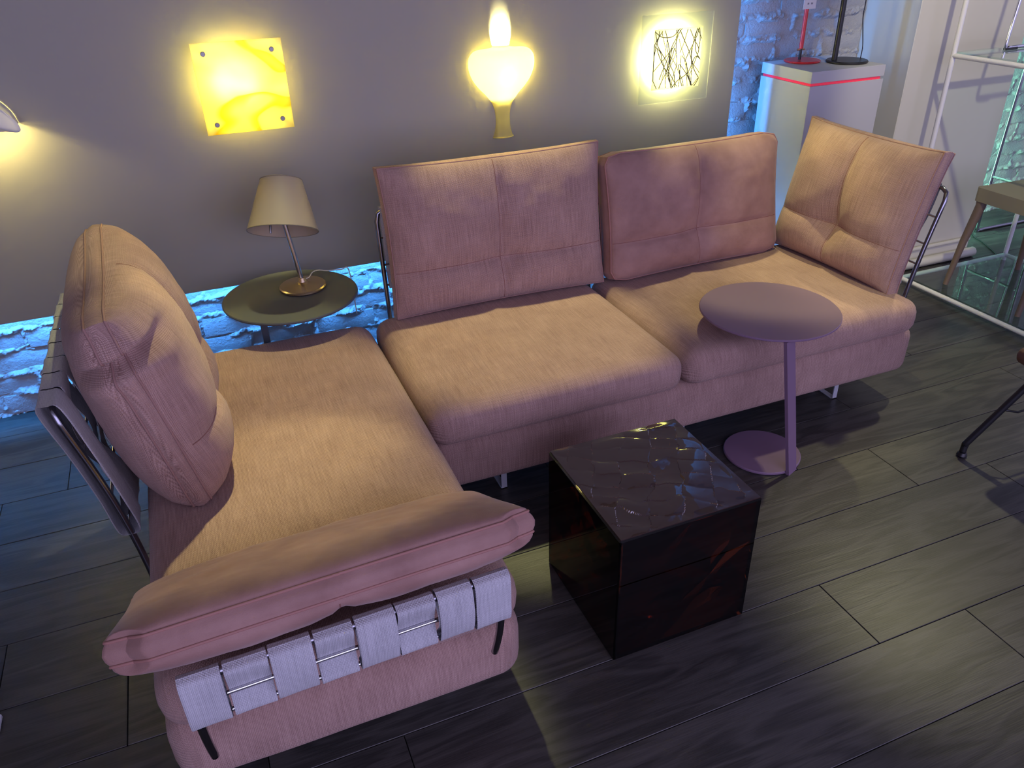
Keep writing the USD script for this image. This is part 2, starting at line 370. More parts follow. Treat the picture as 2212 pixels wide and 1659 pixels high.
# grey panel wall hung in front of the bricks
panel = obj('wall_panel', box(-3.0, 1.622, 1.93, 1.95, 0.445, 2.9, 0.001), 'panel_paint', kind='structure', smooth=False)
obj('baseboard_right', cat(box(2.455, 3.17, 1.716, 1.732, 0.0, 0.095), tube([(2.455, 1.716, 0.1), (3.165, 1.716, 0.1)], 0.011, 12)), 'pillar_paint', kind='structure')
obj('trim_1', cat(tube([(2.45, 1.69, 0.028), (3.19, 1.69, 0.028)], 0.026, 16)), 'pillar_paint', kind='structure')

# ------------------------------------------------------------------ soft forms
def soft_box(sx, sy, sz, r, crown=0.012, n=0.022, seed=0, bulge=0.006, pinch=0.0):
    """rounded box, origin bottom centre, domed top; returns mesh and uv."""
    nx, ny, nz = [max(4, int(s / n)) for s in (sx, sy, sz)]
    def ax(h, k):   # finer near the edges
        t = np.linspace(-1, 1, k + 1); return h * np.sign(t) * (1 - (1 - np.abs(t))**1.35)
    A = [ax(sx / 2, nx), ax(sy / 2, ny), ax(sz / 2, nz)]
    Vs, Fs, b = [], [], 0
    for d in range(3):
        p, q = [(1, 2), (2, 0), (0, 1)][d]
        for s in (-1, 1):
            P, Q = np.meshgrid(A[p], A[q], indexing='ij'); V = np.zeros(P.shape + (3,))
            V[..., p], V[..., q], V[..., d] = P, Q, s * (sx, sy, sz)[d] / 2
            Vs.append(V.reshape(-1, 3)); Fs.append(grid_faces(len(A[p]), len(A[q]), s < 0) + b); b += P.size
    m = trimesh.Trimesh(np.vstack(Vs), np.vstack(Fs), process=False); m.merge_vertices(digits_vertex=6)
    V = np.array(m.vertices); H = np.array([sx, sy, sz]) / 2
    inner = np.clip(V, -(H - r), H - r); dlt = V - inner; L = np.linalg.norm(dlt, axis=1, keepdims=True)
    N = np.where(L > 1e-9, dlt / np.maximum(L, 1e-9), 0)
    V = np.where(L > 1e-9, inner + N * r, V)
    fx, fy, fz = (1 - np.clip(np.abs(V[:, k] / H[k]), 0, 1)**3 for k in range(3))
    w = noise3(V[:, 0], V[:, 1], V[:, 2], 6, seed, 3) - 0.5
    W = V.copy()
    W[:, 2] += np.where(V[:, 2] > 0, crown * fx * fy, 0) + 0.008 * w * fx * fy * (V[:, 2] > 0)
    W[:, 0] += N[:, 0] * 0 + np.sign(V[:, 0]) * (bulge * fy * fz + 0.004 * w) * (np.abs(V[:, 0]) > H[0] - r)
    W[:, 1] += np.sign(V[:, 1]) * (bulge * fx * fz + 0.004 * w) * (np.abs(V[:, 1]) > H[1] - r)
    drop = H[2] - V[:, 2]
    ox = np.clip((np.abs(V[:, 0]) - (H[0] - r)) / r, 0, 1); oy = np.clip((np.abs(V[:, 1]) - (H[1] - r)) / r, 0, 1)
    tot = ox + oy + 1e-6
    uv = np.stack([V[:, 0] + np.sign(V[:, 0]) * drop * ox**2 / tot * (ox + oy > 0), V[:, 1] + np.sign(V[:, 1]) * drop * oy**2 / tot * (ox + oy > 0)], -1) + 5
    W[:, 2] += H[2]
    return trimesh.Trimesh(W, m.faces, process=False), uv

def pillow(w, h, t, g, seed=0, tuft_v=-0.38, depth=0.42, pw=3.2, qw=0.60, corner=0.03, fold=None, back=0.7, nu=84, nv=64, sag=0.12, ear=0.02):
    """boxed cushion standing on its lower edge: x width, y up from 0, z front. Returns cover mesh, uv, the two rims, seam paths."""
    def sp(n):
        s = np.linspace(-1, 1, n); return np.sign(s) * (1 - (1 - np.abs(s))**1.5)
    su, sv = sp(nu), sp(nv); su = np.sort(np.append(su, [-0.014, 0.014])); sv = np.sort(np.append(sv, [tuft_v - 0.02, tuft_v + 0.02]))
    nu, nv = len(su), len(sv)
    U, Vv = np.meshgrid(su, sv, indexing='ij')
    rc = 0.10
    def outline(U, Vv):
        X = U * (1 - 0.030 * (1 - Vv**2)) ; Y = Vv * (1 - 0.038 * (1 - U**2))
        k = np.maximum(np.abs(U), np.abs(Vv)); c = np.clip((np.abs(U) * np.abs(Vv) - 0.82) / 0.18, 0, 1)
        X = X * (1 - corner * c); Y = Y * (1 - corner * 1.15 * c)
        return X * w / 2, (Y + 1) * h / 2
    X, Y = outline(U, Vv)
    prof = np.clip((1 - np.abs(U)**pw) * (1 - np.abs(Vv)**pw), 0, 1)**qw
    low = 1 + sag * (-Vv)
    du = U * w / 2; dv = (Vv - tuft_v) * h / 2
    r2 = (du**2 + dv**2)
    tuft = depth * np.exp(-r2 / (2 * 0.055**2)) + 0.16 * np.exp(-r2 / (2 * 0.17**2))
    lineu = np.exp(-(du / 0.012)**2); linev = np.exp(-(dv / 0.012)**2)
    wideu = np.exp(-(du / 0.05)**2); widev = np.exp(-(dv / 0.05)**2)
    wr = noise3(X, Y, X * 0 + seed, 7, seed, 3) - 0.5; wr2 = noise3(X, Y, X * 0 + seed, 18, seed + 5, 3) - 0.5
    def face(sgn, amp, seams):
        z = t * amp * prof * low
        if seams:
            z = z * (1 - tuft) - (0.011 * np.maximum(lineu, linev) + 0.018 * np.maximum(wideu * np.clip(1 - np.abs(Vv), 0, 1)**0.4, widev * 0.9)) * prof
        z = z + (0.010 * wr + 0.006 * wr2) * prof
        return sgn * (g / 2 + z)
    Zf, Zb = face(1, 1.0, True), face(-1, back, False)
    Xf, Yf, Xb, Yb = X.copy(), Y.copy(), X.copy(), Y.copy()
    V = np.vstack([np.stack([Xf, Yf, Zf], -1).reshape(-1, 3), np.stack([Xb, Yb, Zb], -1).reshape(-1, 3)]); n0 = nu * nv
    F = list(grid_faces(nu, nv)) + list(grid_faces(nu, nv, True) + n0)
    ring = [i * nv for i in range(nu)] + [(nu - 1) * nv + j for j in range(1, nv)] + [i * nv + nv - 1 for i in range(nu - 2, -1, -1)] + [j for j in range(nv - 2, 0, -1)]
    n = len(ring); base = len(V); M = 4; out = []
    A, B = V[ring], V[[r + n0 for r in ring]]
    cen = np.array([0, h / 2, 0]); dirs = A - cen; dirs[:, 2] = 0; dirs /= np.linalg.norm(dirs, axis=1, keepdims=True)
    for k in range(1, M):
        s = k / M; out.append(A * (1 - s) + B * s + dirs * (0.010 * math.sin(PI * s)))
    V = np.vstack([V] + out)
    def rid(k, i):
        i %= n; return ring[i] if k == 0 else (ring[i] + n0 if k == M else base + (k - 1) * n + i)
    for k in range(M):
        for i in range(n):
            F += [[rid(k, i), rid(k + 1, i), rid(k + 1, i + 1)], [rid(k, i), rid(k + 1, i + 1), rid(k, i + 1)]]
    uv = V[:, :2] + np.stack([np.sign(V[:, 0]) * 0 + 0 * V[:, 2], V[:, 2] * 0.0], -1)
    # carry the cloth around the rim so the weave does not stretch
    eu = np.clip(np.abs(V[:, 0]) / (w / 2), 0, 1)**8; ev = np.clip(np.abs(V[:, 1] - h / 2) / (h / 2), 0, 1)**8
    tz = (t + g / 2 - np.abs(V[:, 2]))
    front = V[:, 2]
    uv = np.stack([V[:, 0] + np.sign(V[:, 0]) * eu * (t + g / 2 - front) * 0.8, V[:, 1] + np.sign(V[:, 1] - h / 2) * ev * (1 - eu) * (t + g / 2 - front) * 0.8], -1) + 7
    ring_pts = (A, B)
    def warp(P):
        P = P.copy()
        if fold is not None:
            for (fx, fy, slope, dxx, dyy, zs, rx, ry) in fold:
                q = P[:, 1] - fy - slope * P[:, 2]
                gs = np.exp(-((P[:, 0] - fx) / rx)**2 - (q / ry)**2)
                P += gs[:, None] * np.array([dxx, dyy, 0.0]); P[:, 2] *= 1 + zs * gs
        return P
    V = warp(V)
    i0, j0 = int(np.argmin(np.abs(su))), int(np.argmin(np.abs(sv - tuft_v)))
    Gf_ = V[:n0].reshape(nu, nv, 3)
    vert = Gf_[i0 if abs(su[i0]) < 0.004 else i0, 2:-2]; horz = Gf_[2:-2, j0]
    return trimesh.Trimesh(V, np.array(F), process=False), uv, [warp(A), warp(B)], [vert, horz]

def cushion(label, mat4, mat, pip, w, h, t, g, seed, group=None, **kw):
    th = thing('back_cushion', label, 'cushion', mat4=mat4, group=group)
    m, uv, rims, seams = pillow(w, h, t, g, seed, **kw)
    obj('cover', m, mat, th, smooth=True, uv=uv)
    for r in rims:
        r = np.vstack([r, r[:1]]); obj('piping', tube(r + (r - r.mean(0)) * 0.003, 0.0030, 6, caps=False), pip, th, smooth=True)
    for s in seams:
        obj('seam', tube(s + [0, 0, -0.0003], 0.0014, 5), 'seam_thread', th, smooth=True)
    return th

# ------------------------------------------------------------------ sofa
SEAT = 0.425
def backrest(parent, o, X, width, z0, z1, lean, nstrap, s0, s1, bow=0.03, label=None, nmid=2, over=0.0, puff=1.0):
    """chrome frame standing at o, running along X; leans along L (outwards). Straps woven over rods between heights s0..s1 (fractions)."""
    o, X = np.array(o, float), unit(X); L = unit(np.cross(X, [0, 0, 1]))   # L points outwards (away from the seat)
    Zv = np.array([0, 0, 1.0]); H = z1 - z0
    def P(u, t, out=0.0):
        return o + X * u + Zv * (z0 - o[2] + H * t) + L * (lean * t + bow * math.sin(PI * t) * 0.6 + out)
    a, b = -width / 2, width / 2
    cr = 0.03
    pts = [P(a, t) for t in np.linspace(0, 0.93, 12)]
    pts += [P(a + 0.008, 0.98), P(a + 0.03, 1.0)] + [P(u, 1.0) for u in np.linspace(a + 0.06, b - 0.06, 6)] + [P(b - 0.03, 1.0), P(b - 0.008, 0.98)]
    pts += [P(b, t) for t in np.linspace(0.93, 0, 12)]
    fr = obj('backrest_frame', tube(pts, 0.0085, 10), 'dark_chrome', parent, smooth=True, label=label)
    ts = [s1, s1 - (s1 - s0) * 0.36, s1 - (s1 - s0) * 0.72, s0] if nmid == 2 else [s1, s1 - (s1 - s0) * 0.55, s0]
    for t in ts[1:]:
        obj('rod', tube([P(a, t), P(b, t)], 0.0045, 8), 'chrome', fr, smooth=True)
    sw = (width - 0.02 + 2 * over) / nstrap
    for k in range(nstrap):
        c = a + 0.01 - over + sw * (k + 0.5); ph = k % 2
        # closed loop: over the top rod, weaving outside / inside the middle rods, under the lowest rod, back up inside
        path = []
        def side(sg):
            r = 0.013 * puff
            seq = [(s1 + (1 - s1) * 1.0, sg * r)]
            for i, t in enumerate(ts[1:-1]):
                outw = (1 if (i + ph) % 2 == 0 else -1)
                seq.append((t, (0.012 * puff if outw > 0 else -0.007 * puff) + sg * 0.0045 * puff))
            seq.append((ts[-1], sg * 0.010 * puff)); return seq
        so, si = side(1), side(-1)
        if over > 0 and k in (0, nstrap - 1):   # end straps wrap around the upright
            so = [(t_, 0.0125 * puff) for t_, _ in so]; si = [(t_, -0.0125 * puff) for t_, _ in si]
        top_t = s1 + (1 - s1) * 1.0
        loop = [(top_t + 0.013 / H, 0.0)] + so + [(s0 - 0.012 / H, 0.0)] + si[::-1]
        lp = np.array(loop + [loop[0]]); lp = smooth_path(lp, 5)
        e = sw / 2 - 0.0015 - 0.002 * (k % 3 == 0)
        us = np.array([-1, -0.96, -0.5, 0, 0.5, 0.96, 1]) * e
        ins = np.array([0.003, 0, -0.0012, -0.0016, -0.0012, 0, 0.003])
        V = np.array([[P(c + u, t, 0) + L * (out * (1 - abs(i_) * 40) if abs(out) > 0.004 else out) for u, i_ in zip(us, ins)] for t, out in lp])
        nl = len(lp); F = grid_faces(nl, len(us))
        d = np.concatenate([[0], np.cumsum(np.linalg.norm(np.diff(V[:, 3], axis=0), axis=1))])
        uv = np.array([[c + u, dd] for dd in d for u in us]) + 3
        obj('strap', trimesh.Trimesh(V.reshape(-1, 3), F, process=False), 'grey_weave', fr, smooth=True, uv=uv)
    return fr

def loop_leg(parent, x, y0, y1):
    """flat metal sled loop foot, running front to back"""
    w, t = 0.010, 0.004
    obj('leg', cat(box(x - w, x + w, y0, y0 + t, 0.0, 0.12), box(x - w, x + w, y1 - t, y1, 0.0, 0.12), box(x - w, x + w, y0, y1, 0.0, t)), 'brushed_steel', parent, smooth=False)

chaise = thing('chaise_sofa', 'terracotta woven chaise unit at the left, nearest the camera, with grey strap backrests', 'sofa')
m, uv = soft_box(0.79, 1.47, 0.195, 0.058, 0.0, seed=1, bulge=0.008)
m.apply_translation([-0.655, 0.705, 0.105]); obj('base', m, 'terracotta_weave', chaise, smooth=True, uv=uv)
m, uv = soft_box(0.775, 1.475, 0.138, 0.060, 0.014, seed=2)
m.apply_translation([-0.655, 0.695, 0.290]); obj('seat_cushion', m, 'terracotta_weave', chaise, smooth=True, uv=uv)
for (x, y) in ((-0.93, 0.12), (-0.42, 0.12), (-0.93, 1.25), (-0.42, 1.25)):
    loop_leg(chaise, x, y, y + 0.12)
backrest(chaise, (-0.655, -0.090, 0.3), (1, 0.035, 0), 0.60, 0.285, 0.555, 0.050, 8, 0.60, 1.0, bow=0.03, nmid=1, over=0.028, puff=1.45)
backrest(chaise, (-1.065, 0.90, 0.3), (0, -1, 0), 0.68, 0.10, 0.765, 0.100, 8, 0.44, 1.0, bow=-0.035, over=0.02, puff=2.1)

sofa = thing('two_seat_sofa', 'long terracotta woven two seat sofa unit on chrome loop legs along the wall', 'sofa')
m, uv = soft_box(1.93, 0.72, 0.195, 0.045, 0.0, seed=3, bulge=0.006)
m.apply_translation([0.725, 1.07, 0.112]); obj('base', m, 'terracotta_weave', sofa, smooth=True, uv=uv)
m, uv = soft_box(0.885, 0.755, 0.135, 0.056, 0.016, seed=4)
m.apply_translation([0.190, 1.055, 0.297]); obj('seat_cushion', m, 'terracotta_weave', sofa, smooth=True, uv=uv)
m, uv = soft_box(1.02, 0.755, 0.135, 0.056, 0.016, seed=5)
m.apply_translation([1.150, 1.055, 0.297]); obj('seat_cushion', m, 'terracotta_weave', sofa, smooth=True, uv=uv)
for x in (0.012, 0.72, 1.438):
    for y in (0.80, 1.24): loop_leg(sofa, x, y, y + 0.12)
backrest(sofa, (0.245, 1.450, 0.3), (-1, 0, 0), 0.84, 0.25, 0.80, 0.070, 10, 0.5, 1.0, bow=0.0)
backrest(sofa, (1.12, 1.445, 0.3), (-1, 0, 0), 0.81, 0.25, 0.80, 0.085, 10, 0.5, 1.0, bow=0.0)
backrest(sofa, (1.668, 1.095, 0.3), (0, 1, 0), 0.58, 0.25, 0.80, 0.122, 7, 0.5, 1.0, bow=-0.015, over=-0.035)

def stand(o, X, lean_dir, lean):
    X = unit(X); Y = unit(np.array([0, 0, 1.0]) + np.array(lean_dir, float) * lean); X = unit(X - Y * (X @ Y)); Z = np.cross(X, Y)
    return frame(o, X, Y, Z)
def tilted(o, X, Y):
    Y = unit(Y); X = unit(np.array(X, float) - Y * (np.array(X, float) @ Y)); return frame(o, X, Y, np.cross(X, Y))
Zs = SEAT + 0.012
cushion('large terracotta woven cushion with a cross seam on the middle seat, under the vase lamp', stand((0.248, 1.375, Zs), (1, -0.02, 0), (0, 1, 0), 0.16), 'terracotta_weave', 'fabric_piping', 0.835, 0.535, 0.070, 0.055, 21, back=0.4, corner=0.0)
cushion('brown nubuck leather cushion with a cross seam on the rear of the right seat', stand((1.085, 1.352, Zs), (1, 0.045, 0), (0, 1, 0), 0.20), 'leather', 'leather_piping', 0.822, 0.490, 0.072, 0.072, 33, corner=0.05)
cushion('terracotta woven cushion leaning on the right end of the sofa, facing left', stand((1.578, 1.100, Zs), (0.07, -1, 0), (1, 0, 0), 0.235), 'terracotta_weave', 'fabric_piping', 0.625, 0.525, 0.10, 0.055, 45, back=0.2, corner=-0.01)
cushion('thick terracotta woven cushion with a creased corner on the left side of the chaise', stand((-0.918, 0.885, Zs), (-0.045, 1, 0), (-1, 0, 0), 0.22), 'terracotta_weave', 'fabric_piping', 0.76, 0.545, 0.145, 0.045, 57, back=0.85, pw=3.2, qw=0.45,
        fold=[(-0.37, 0.435, 0.12, 0.045, 0.0, -0.25, 0.085, 0.020), (-0.37, 0.475, 0.12, -0.022, -0.012, 0.06, 0.09, 0.020), (-0.36, 0.385, 0.1, -0.015, 0.008, 0.06, 0.07, 0.022)])
cushion('brown nubuck leather cushion lying over the foot of the chaise beside grey straps', tilted((-0.668, 0.205, SEAT + 0.035), (1, 0.05, 0), (0, -0.86, 0.51)), 'leather', 'leather_piping', 0.782, 0.42, 0.060, 0.042, 69, back=0.7, pw=3.8, qw=0.42, corner=0.11)

# ------------------------------------------------------------------ tables
ct = thing('side_table', 'plum lacquered round table on a flat post, reaching over the right seat', 'table', (0.94, 0.612, 0))
obj('tabletop', moved(disc(0.235, 0.512, 0.520, 0.002, 128), (0.035, 0.112, 0)), 'plum_metal', ct)
obj('base', disc(0.135, 0.0, 0.011, 0.003, 96), 'plum_metal', ct)
def bar(p0, p1, w, t, wdir):
    p0, p1 = np.array(p0, float), np.array(p1, float); d = unit(p1 - p0); wv = unit(np.array(wdir, float) - d * (np.array(wdir, float) @ d)); n = np.cross(d, wv)
    V = [p + s * wv * w / 2 + q * n * t / 2 for p in (p0, p1) for s in (-1, 1) for q in (-1, 1)]
    return trimesh.convex.convex_hull(np.array(V))
obj('post', cat(bar((0.022, -0.136, 0.0), (-0.045, -0.092, 0.514), 0.048, 0.012, (1, 0.35, 0)), bar((0.022, -0.136, 0.005), (0.0, -0.06, 0.005), 0.048, 0.009, (1, 0.35, 0))), 'plum_metal', ct, smooth=False)

rt = thing('side_table', 'dark grey round side table behind the chaise, with a lamp on it', 'table', (-0.515, 1.545, 0))
obj('tabletop', disc(0.242, 0.518, 0.528, 0.003, 128), 'table_grey', rt)
obj('leg', box(-0.128, -0.104, -0.06, -0.036, 0.0, 0.519, 0.002), 'table_grey', rt, smooth=False)
obj('base', moved(disc(0.19, 0.0, 0.010, 0.003, 96), (0, -0.0, 0)), 'table_grey', rt)

# cube: hollow amber acrylic, facetted inside
def cube_table():
    S, ins, T = 0.41, 0.0, 0.011
    import manifold3d as m3
    def shell(off, amp, seed, n=6):
        rg = np.random.default_rng(seed); a, b = off, S - off; g = np.linspace(a, b, n + 1)
        Vs, Fs, base = [], [], 0
        idx = {}
        pts = []
        def vid(i, j, k):
            key = (i, j, k)
            if key not in idx:
                p = np.array([g[i], g[j], g[k]]); q = [i, j, k]
                if amp:
                    on = [c in (0, n) for c in q]
                    if sum(on) == 1:
                        ax = on.index(True); s = 1 if q[ax] == n else -1
                        p[ax] += s * rg.uniform(-1, 1) * amp - s * amp * 1.0
                        for o in range(3):
                            if o != ax: p[o] += rg.uniform(-0.33, 0.33) * (b - a) / n
                idx[key] = len(pts); pts.append(p)
            return idx[key]
        for ax in range(3):
            p, q = [(1, 2), (2, 0), (0, 1)][ax]
            for e in (0, n):
                for i in range(n):
                    for j in range(n):
                        c = []
                        for (di, dj) in ((0, 0), (1, 0), (1, 1), (0, 1)):
                            t3 = [0, 0, 0]; t3[ax] = e; t3[p] = i + di; t3[q] = j + dj; c.append(vid(*t3))
                        tri = [[c[0], c[1], c[2]], [c[0], c[2], c[3]]] if rg.random() < 0.5 else [[c[1], c[2], c[3]], [c[1], c[3], c[0]]]
                        if e == 0: tri = [t[::-1] for t in tri]
                        Fs += tri
        return np.array(pts), np.array(Fs)
    Vo, Fo = shell(0.0, 0.0, 1, 1)
    # outer faces: tiles, each slightly dished or tilted on the top
    n = 7; N = n * 8 + 1
    return shell
shell = cube_table()
def amber_cube():
    import manifold3d as m3
    S = 0.41
    outer = box(0, S, 0, S, 0.0, S, 0.004)
    V, F = shell(0.012, 0.007, 5, 6)
    inner = trimesh.Trimesh(V, F, process=False)
    return cat(outer, trimesh.Trimesh(V, F[:, ::-1], process=False))
def tile_top():
    """the patterned top: a field of slightly dished and tilted facets"""
    S = 0.402; N = 150; rg = np.random.default_rng(23)
    x = np.linspace(0, S, N); X, Y = np.meshgrid(x, x, indexing='ij')
    # warped cells
    sx = X + 0.07 * (noise3(X, Y, X * 0, 9, 2) - 0.5); sy = Y + 0.07 * (noise3(X, Y, X * 0, 9, 7) - 0.5)
    c, s = math.cos(0.5), math.sin(0.5); a = (c * sx - s * sy) / 0.075; b = (s * sx + c * sy) / 0.055
    ia, ib = np.floor(a).astype(int), np.floor(b).astype(int); fa, fb = a - ia - 0.5, b - ib - 0.5
    ta = rg.uniform(-1, 1, (60, 60)); tb = rg.uniform(-1, 1, (60, 60)); k = rg.choice([-1, 0.3, 1], (60, 60))
    A, B, K = ta[ia + 25, ib + 25], tb[ia + 25, ib + 25], k[ia + 25, ib + 25]
    edge = np.clip(np.minimum(np.minimum(X, S - X), np.minimum(Y, S - Y)) / 0.02, 0, 1)
    Z = 0.0026 * (A * fa + B * fb) * edge + 0.0030 * K * (0.5 - fa**2 - fb**2) * edge
    Vt_ = np.stack([X, Y, Z + 0.003], -1).reshape(-1, 3); F = list(grid_faces(N, N))
    ring = [i * N for i in range(N)] + [(N - 1) * N + j for j in range(1, N)] + [i * N + N - 1 for i in range(N - 2, -1, -1)] + [j for j in range(N - 2, 0, -1)]
    base = len(Vt_); low = Vt_[ring].copy(); low[:, 2] = 0.0; Vt_ = np.vstack([Vt_, low, [[S / 2, S / 2, 0]]]); n = len(ring)
    for i in range(n):
        p, q = ring[i], ring[(i + 1) % n]; F += [[p, base + i, base + (i + 1) % n], [p, base + (i + 1) % n, q], [base + n, base + (i + 1) % n, base + i]]
    return trimesh.Trimesh(Vt_, np.array(F), process=False)
cube = thing('cube_table', 'dark amber acrylic cube table with facetted glossy faces on the floor', 'table', (0.0, 0.0, 0))
obj('body', amber_cube(), 'amber_acrylic', cube, smooth=False)
material('amber_top', {'p': ('principled_bsdf', {'base_color': (0.040, 0.012, 0.007), 'roughness': 0.03, 'ior': 1.75, 'specular_ior_level': 0.7, 'coat_weight': 0.6, 'coat_roughness': 0.02})})
obj('top', moved(tile_top(), (0.004, 0.004, 0.4095)), 'amber_top', cube, smooth=12)

# ------------------------------------------------------------------ table lamp
tl = thing('table_lamp', 'table lamp with tilted beige cone shade and gold foot on the grey round table', 'lamp', (-0.462, 1.59, 0.529))
obj('base', lathe([(0, 0), (0.082, 0), (0.086, 0.004), (0.086, 0.009), (0.082, 0.013), (0.030, 0.019), (0.018, 0.026), (0.012, 0.040), (0.0, 0.042)], 64), 'satin_gold', tl)
obj('stem', tube([(0, 0, 0.02), (-0.014, 0.0, 0.14), (-0.03, 0, 0.27), (-0.034, 0.01, 0.33)], 0.0085, 14), 'stem_metal', tl, smooth=True)
ang = math.radians(10)
def tilt(m):
    M = trimesh.transformations.rotation_matrix(-math.radians(28), [1, 0, 0]) @ trimesh.transformations.rotation_matrix(ang, [0, 1, 0]); m = m.copy(); m.apply_transform(M); m.apply_translation([-0.040, -0.040, 0.237]); return m
obj('shade', tilt(lathe([(0.122, 0.0), (0.0715, 0.178), (0.0705, 0.178), (0.1205, 0.0), (0.122, 0.0)], 72)), 'shade_fabric', tl)
for r, z in ((0.122, 0.0), (0.0712, 0.178)):
    obj('shade_rim', tilt(tube([(r * math.cos(a), r * math.sin(a), z) for a in np.linspace(0, 2 * PI, 60)], 0.0018, 6, caps=False)), 'wood_seat', tl, smooth=True)
obj('switch_pin', tilt(tube([(-0.045, -0.055, 0.05), (-0.045, -0.055, -0.018)], 0.0045, 10)), 'stem_metal', tl, smooth=True)
obj('cord', tube(smooth_path([(0.012, 0.01, 0.028), (0.03, 0.03, 0.024), (0.05, 0.06, 0.030), (0.075, 0.085, 0.024), (0.115, 0.115, 0.004), (0.165, 0.11, 0.002), (0.196, 0.115, -0.012), (0.205, 0.12, -0.2)], 6), 0.0022, 8), 'cord_white', tl, smooth=True)

# ------------------------------------------------------------------ wall lamps
pl = thing('wall_lamp', 'square amber art glass wall lamp with four metal screw caps, at the left', 'lamp', (-0.52, 1.93, 1.2))
hw = 0.153
def wavy_plate(w, t, n=40):
    x = np.linspace(-w, w, n); X, Z = np.meshgrid(x, x, indexing='ij')
    Y = 0.0025 * (noise3(X, X * 0, Z, 14, 4, 2) - 0.5)
    V = np.vstack([np.stack([X, Y - t / 2, Z], -1).reshape(-1, 3), np.stack([X, Y * 0 + t / 2, Z], -1).reshape(-1, 3)]); n0 = n * n
    F = list(grid_faces(n, n)) + list(grid_faces(n, n, True) + n0)
    ring = [i * n for i in range(n)] + [(n - 1) * n + j for j in range(1, n)] + [i * n + n - 1 for i in range(n - 2, -1, -1)] + [j for j in range(n - 2, 0, -1)]
    for i in range(len(ring)):
        a, b = ring[i], ring[(i + 1) % len(ring)]; F += [[a, a + n0, b + n0], [a, b + n0, b]]
    return trimesh.Trimesh(V, np.array(F), process=False)
obj('glass_plate', moved(wavy_plate(hw, 0.006), (0, -0.060, 0)), 'art_glass', pl)
obj('backplate', box(-0.07, 0.07, -0.02, 0.0, -0.07, 0.07, 0.002), 'white_lacquer', pl, smooth=False)
for sx in (-1, 1):
    for sz in (-1, 1):
        d = disc(0.0085, 0, 0.006, 0.0015, 24); d.apply_transform(trimesh.transformations.rotation_matrix(PI / 2, [1, 0, 0])); d.apply_translation([sx * 0.115, -0.0635, sz * 0.118])
        obj('screw_cap', d, 'slot_metal', pl)
        obj('standoff', tube([(sx * 0.115, -0.0, sz * 0.118), (sx * 0.115, -0.058, sz * 0.118)], 0.004, 8), 'slot_metal', pl, smooth=True)

vz = thing('wall_lamp', 'yellow glass wall lamp shaped like a vase, lit, above the middle cushion', 'lamp', (0.487, 1.93, 0.905))
prof = [(0.002, 0.0), (0.043, 0.0), (0.044, 0.001), (0.040, 0.012), (0.034, 0.035), (0.031, 0.065), (0.033, 0.10), (0.044, 0.135), (0.070, 0.170), (0.100, 0.200), (0.124, 0.232), (0.138, 0.265), (0.142, 0.292), (0.137, 0.318), (0.120, 0.337), (0.095, 0.345), (0.060, 0.347), (0.040, 0.350), (0.038, 0.356)]
pr = smooth_path(np.array([(r, z, 0) for r, z in prof]), 4)[:, :2]
shape_o = lathe([tuple(p) for p in pr] + [(p[0] - 0.004, p[1] - (0.003 if p[1] > 0.3 else 0)) for p in pr[::-1]], 48, PI, PI)
shape_o.vertices[:, 1] *= 0.55
obj('glass_body', shape_o, 'yellow_opal', vz)
obj('wall_mount', box(-0.03, 0.03, -0.012, 0.0, 0.16, 0.30, 0.002), 'white_lacquer', vz, smooth=False)
hold = lathe([(0, 0.150), (0.046, 0.150), (0.050, 0.160), (0, 0.160)], 32, PI, PI); hold.vertices[:, 1] *= 0.55
obj('lamp_holder', hold, 'white_lacquer', vz)
obj('rim', tube([(0.044 * math.cos(a), 0.55 * 0.044 * math.sin(a), 0.001) for a in np.linspace(PI, 2 * PI, 24)], 0.0025, 8), 'yellow_opal', vz, smooth=True)

sq = thing('wall_lamp', 'square clear acrylic wall lamp with a round glow and a printed branching line pattern', 'lamp', (1.275, 1.93, 1.158))
obj('light_disc', moved(lathe([(0, 0), (0.13, 0), (0.142, 0.008), (0.142, 0.02), (0, 0.02)], 64), (0, 0, 0)), 'opal_disc', sq)
ld = stage.GetPrimAtPath(str(sq.GetPath()) + '/light_disc'); UsdGeom.Xformable(ld).AddTransformOp().Set(Gf.Matrix4d(1, 0, 0, 0, 0, 0, 1, 0, 0, -1, 0, 0, 0, -0.002, 0.0, 1))
obj('acrylic_plate', box(-0.175, 0.175, -0.052, -0.047, -0.178, 0.178, 0.001), 'frosted_acrylic', sq, smooth=False)
ip = obj('inner_plate', box(-0.118, 0.120, -0.060, -0.057, -0.121, 0.121, 0.0006), 'print_acrylic', sq, smooth=False)
rg = np.random.default_rng(5); lines = []
def in_sq(P): return P[(np.abs(P[:, 0] - 0.001) < 0.118) & (np.abs(P[:, 2]) < 0.12)]
def add_line(pts, r):
    P = smooth_path([(x, -0.0612, z) for x, z in pts], 7); P = in_sq(P)
    if len(P) > 3: lines.append(tube(P, r, 5))
for k in range(34):
    x = rg.uniform(-0.14, 0.14); z0 = -0.125; pts = []
    dx = rg.uniform(-0.02, 0.02); L = rg.integers(4, 9)
    top = rg.random() < 0.45
    for s in range(L):
        pts.append((x, (0.125 - s * 0.034) if top else (z0 + s * 0.034))); dx += rg.normal(0, 0.009); dx *= 0.9; x += dx
    add_line(pts, rg.choice([0.0013, 0.0015, 0.0018]))
